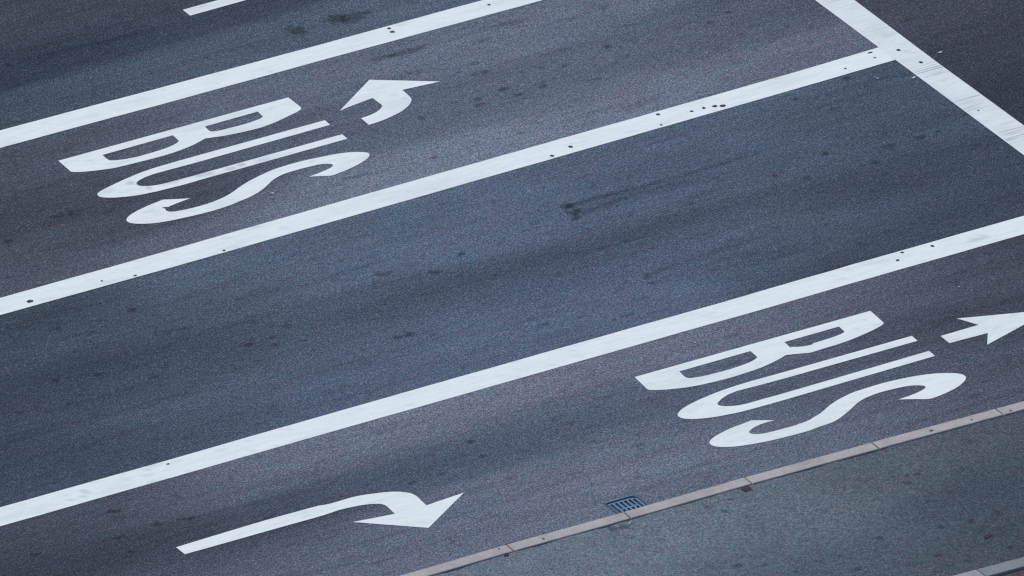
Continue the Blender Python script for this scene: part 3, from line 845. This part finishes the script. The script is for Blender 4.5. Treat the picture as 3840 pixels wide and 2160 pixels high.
sl = tag(obj("stop_line", sheet_mesh("stop_line", [(6.131, -4.70), (6.496, -4.70), (6.494, 0.33), (6.486, 1.56), (6.482, 1.97), (6.494, 3.7), (6.497, 9.2), (6.133, 9.2), (6.133, 2.3)],
                                     z=0.0055, step=0.022, grime=stop_grime, scratch=stop_scratch), M_STOP),
         "wide white stop line crossing the top right corner, scratched by tyres", "stop line")
add_spots(sl, spS, ((.022, .022), (.020, .024), (.010, .012)))
d0 = dash[0]
tag(obj("lane_dash", sheet_mesh("lane_dash", [(d0[0], d0[1]), (d0[0], dash[1][1]), (d0[0] + 2.0, dash[2][1] + .006), (d0[0] + 2.0, dash[3][1] + .004)], grime=lambda x, y: np.clip(grime_base(x, y) * 1.6 + 0.10, 0, .8)), M_PAINT),
    "short grubby white lane dash cut by the top edge, upper left", "lane marking")


def word(label, parts):
    xs_ = [p[0] for o_, h_ in parts for p in o_]
    ys_ = [p[1] for o_, h_ in parts for p in o_]
    t = tag(empty("bus_lettering", (min(xs_), min(ys_), 0)), label, "road lettering", "BUS words painted in the bus lanes")
    for (o_, h_), ch in zip(parts, "BUS"):
        l = obj("letter", sheet_mesh("letter", soften(o_), [soften(h) for h in h_], step=0.022), M_PAINT)
        l.parent = t
        l.matrix_parent_inverse = t.matrix_world.inverted() if False else __import__("mathutils").Matrix.Translation(-t.location)
        l["label"] = "letter " + ch
    return t


word("white BUS word in the far lane on the left, grey smears on its U", [(B1, (B1h1, B1h2)), (U1, ()), (S1, ())])
word("white BUS word on the right, in the lane beside the kerb", [(B2, (B2h1, B2h2)), (U2, ()), (S2, ())])
GA = "white direction arrows painted on the lanes"
tag(obj("turn_arrow", sheet_mesh("turn_arrow", soften(ARL), step=0.022), M_PAINT),
    "short white arrow hooking left, ahead of the far BUS word", "road arrow", GA)
tag(obj("turn_arrow", sheet_mesh("turn_arrow", soften(ARR), step=0.022), M_PAINT),
    "long white arrow bending right towards the kerb at the bottom", "road arrow", GA)
tag(obj("straight_arrow", sheet_mesh("straight_arrow", ARS, step=0.022, grime=lambda x, y: np.clip(grime_base(x, y) * 1.5 + 0.06, 0, .8)), M_PAINT),
    "white straight-ahead arrow cut by the right edge, beside the near BUS word", "road arrow", GA)


# ------------------------------------------------------------------ drain grate
def box(bm, x0, x1, y0, y1, z0, z1):
    v = [bm.verts.new((x, y, z)) for x in (x0, x1) for y in (y0, y1) for z in (z0, z1)]
    for f in ((0, 1, 3, 2), (4, 6, 7, 5), (0, 4, 5, 1), (2, 3, 7, 6), (0, 2, 6, 4), (1, 5, 7, 3)):
        bm.faces.new([v[i] for i in f])


def to_mesh(bm, name):
    bmesh.ops.recalc_face_normals(bm, faces=bm.faces)
    me = bpy.data.meshes.new(name)
    bm.to_mesh(me)
    bm.free()
    return me


hx0, hx1, hy0, hy1 = HOLE
gully = tag(empty("drain_grate", (0, 0, 0)), "dark blue-grey iron drain grate half hidden behind the kerb", "drain grate")
bm = bmesh.new()
e = 0.001
box(bm, hx0 + 0.008, hx0 + 0.017, hy0 + e, hy1 - e, -0.10, 0.003)
box(bm, hx1 - 0.026, hx1 - 0.007, hy0 + e, hy1 - e, -0.10, 0.003)
box(bm, hx0 + 0.0175, hx1 - 0.0265, hy1 - 0.018, hy1 - 0.003, -0.10, 0.0032)
box(bm, hx0 + 0.0175, hx1 - 0.0265, hy0 + e, hy0 + 0.012, -0.10, 0.0032)
# corner web of the frame (the grating's rounded far corner sits against it)
w0, w1 = hx1 - 0.0268, hy1 - 0.0223
tri = [(w0, w1), (w0 - 0.055, w1), (w0 - 0.026, w1 - 0.009), (w0 - 0.009, w1 - 0.026), (w0, w1 - 0.055)]
top_v = [bm.verts.new((a, b, 0.0026)) for a, b in tri]
bot_v = [bm.verts.new((a, b, -0.05)) for a, b in tri]
bm.faces.new(top_v)
for i in range(len(tri)):
    j = (i + 1) % len(tri)
    bm.faces.new((top_v[i], bot_v[i], bot_v[j], top_v[j]))
obj("frame", to_mesh(bm, "frame"), M_IRON, gully)
bm = bmesh.new()
ax0, ax1, ay0, ay1 = hx0 + 0.030, hx1 - 0.036, hy0 + 0.02, hy1 - 0.040
zt, zb = -0.001, -0.034
slots = [-1.541, -1.485, -1.432, -1.380, -1.328, -1.280]
hw = 0.0155
edges_x = [ax0] + [v for s in slots for v in (s - hw, s + hw)] + [ax1]
# solid bars between the slots
for k in range(0, len(edges_x) - 1, 2):
    far = ay1 - (0.03 if k == len(edges_x) - 2 else 0.0)
    box(bm, edges_x[k], edges_x[k + 1], ay0, far, zb, zt)
# cross rails: the far rim, the middle ribs of the inner slots, the near rim
for i, s in enumerate(slots):
    a, b = s - hw + 0.0002, s + hw - 0.0002
    box(bm, a, b, ay1 - (0.036 if i == 5 else 0.022), ay1 - (0.012 if i == 5 else 0.0), zb, zt - 0.0006)
    if 0 < i < 5:
        box(bm, a, b, -4.652, -4.630, zb, zt - 0.0006)
        box(bm, a, b, -4.795, -4.775, zb, zt - 0.0006)
    box(bm, a, b, ay0, ay0 + 0.02, zb, zt - 0.0006)
obj("grating", to_mesh(bm, "grating"), M_BARS, gully)
bm = bmesh.new()
box(bm, hx0 + 0.002, hx1 - 0.002, hy0 + 0.002, hy1 - 0.002, -0.60, -0.105)
pit_top = [f for f in bm.faces if all(v.co.z > -0.2 for v in f.verts)]
bmesh.ops.delete(bm, geom=pit_top, context='FACES')
obj("gully_pot", to_mesh(bm, "gully_pot"), M_PIT, gully)


# ------------------------------------------------------------------ litter and leaves
def scrap_mesh(name, x, y, z, lx, ly, rot, lift, seed):
    r = random.Random(seed)
    n, k = 5, 4
    vs, fs = [], []
    c, s = math.cos(rot), math.sin(rot)
    for i in range(n):
        for j in range(k):
            u, v = i / (n - 1) - .5, j / (k - 1) - .5
            px = lx * u * (1 - 0.35 * abs(v)) + (r.random() - .5) * lx * .12
            py = ly * v * (1 - 0.55 * abs(u)) + (r.random() - .5) * ly * .12
            pz = z + 0.003 + lift * (abs(u) * 1.2 + r.random() * .5)
            vs.append((x + c * px - s * py, y + s * px + c * py, pz))
    for i in range(n - 1):
        for j in range(k - 1):
            a = i * k + j
            fs.append((a, a + k, a + k + 1, a + 1))
    me = bpy.data.meshes.new(name)
    me.from_pydata(vs, [], fs)
    for p_ in me.polygons:
        p_.use_smooth = True
    return me


LIT = [(.060, .045, .5, "white scrap of paper lying just inside the stop line, below the T joint"),
       (.075, .035, .2, "greyish scrap of paper beyond the stop line in the top right corner"),
       (.045, .020, .1, "thin pale scrap in the corner under the T joint, left of the white scrap"),
       (.028, .026, .9, "bright white pellet of litter above the straight arrow"),
       (.050, .030, .3, "pale bluish scrap beside the S of the far BUS word"),
       (.040, .022, .2, "tiny pale scrap above the B of the near BUS word"),
       (.034, .022, .1, "tiny white scrap in the far bus lane, left of the stop line")]
for i, ((x, y), (lx, ly, rot, lab)) in enumerate(zip(litter, LIT)):
    tag(obj("litter_scrap", scrap_mesh("litter_scrap", x, y, 0.0, lx * .8, ly * .8, rot, 0.010, 31 + i), M_PAPER), lab, "litter", "scraps of litter on the road")
LEAVES = [(0, .11, .10, .3, M_LEAF, "round dark dead leaf on the pavement against a kerb joint"),
          (6, .11, .05, .35, M_LEAF, "curled dark dead leaf on the pavement near the bottom right corner"),
          (22, .06, .05, .6, M_LEAF, "small dark dead leaf on the pavement by the kerb, below the arrow head"),
          (25, .10, .030, .75, M_LEAF2, "pale dry leaf on the pavement below the drain grate")]
for k, lx, ly, rot, mt, lab in LEAVES:
    x, y = pavestain[k]
    y -= 0.03 if k == 25 else 0.0
    tag(obj("dead_leaf", scrap_mesh("dead_leaf", x, y, PZ, lx, ly, rot, 0.010, 60 + k), mt), lab, "leaf", "fallen leaves on the pavement")
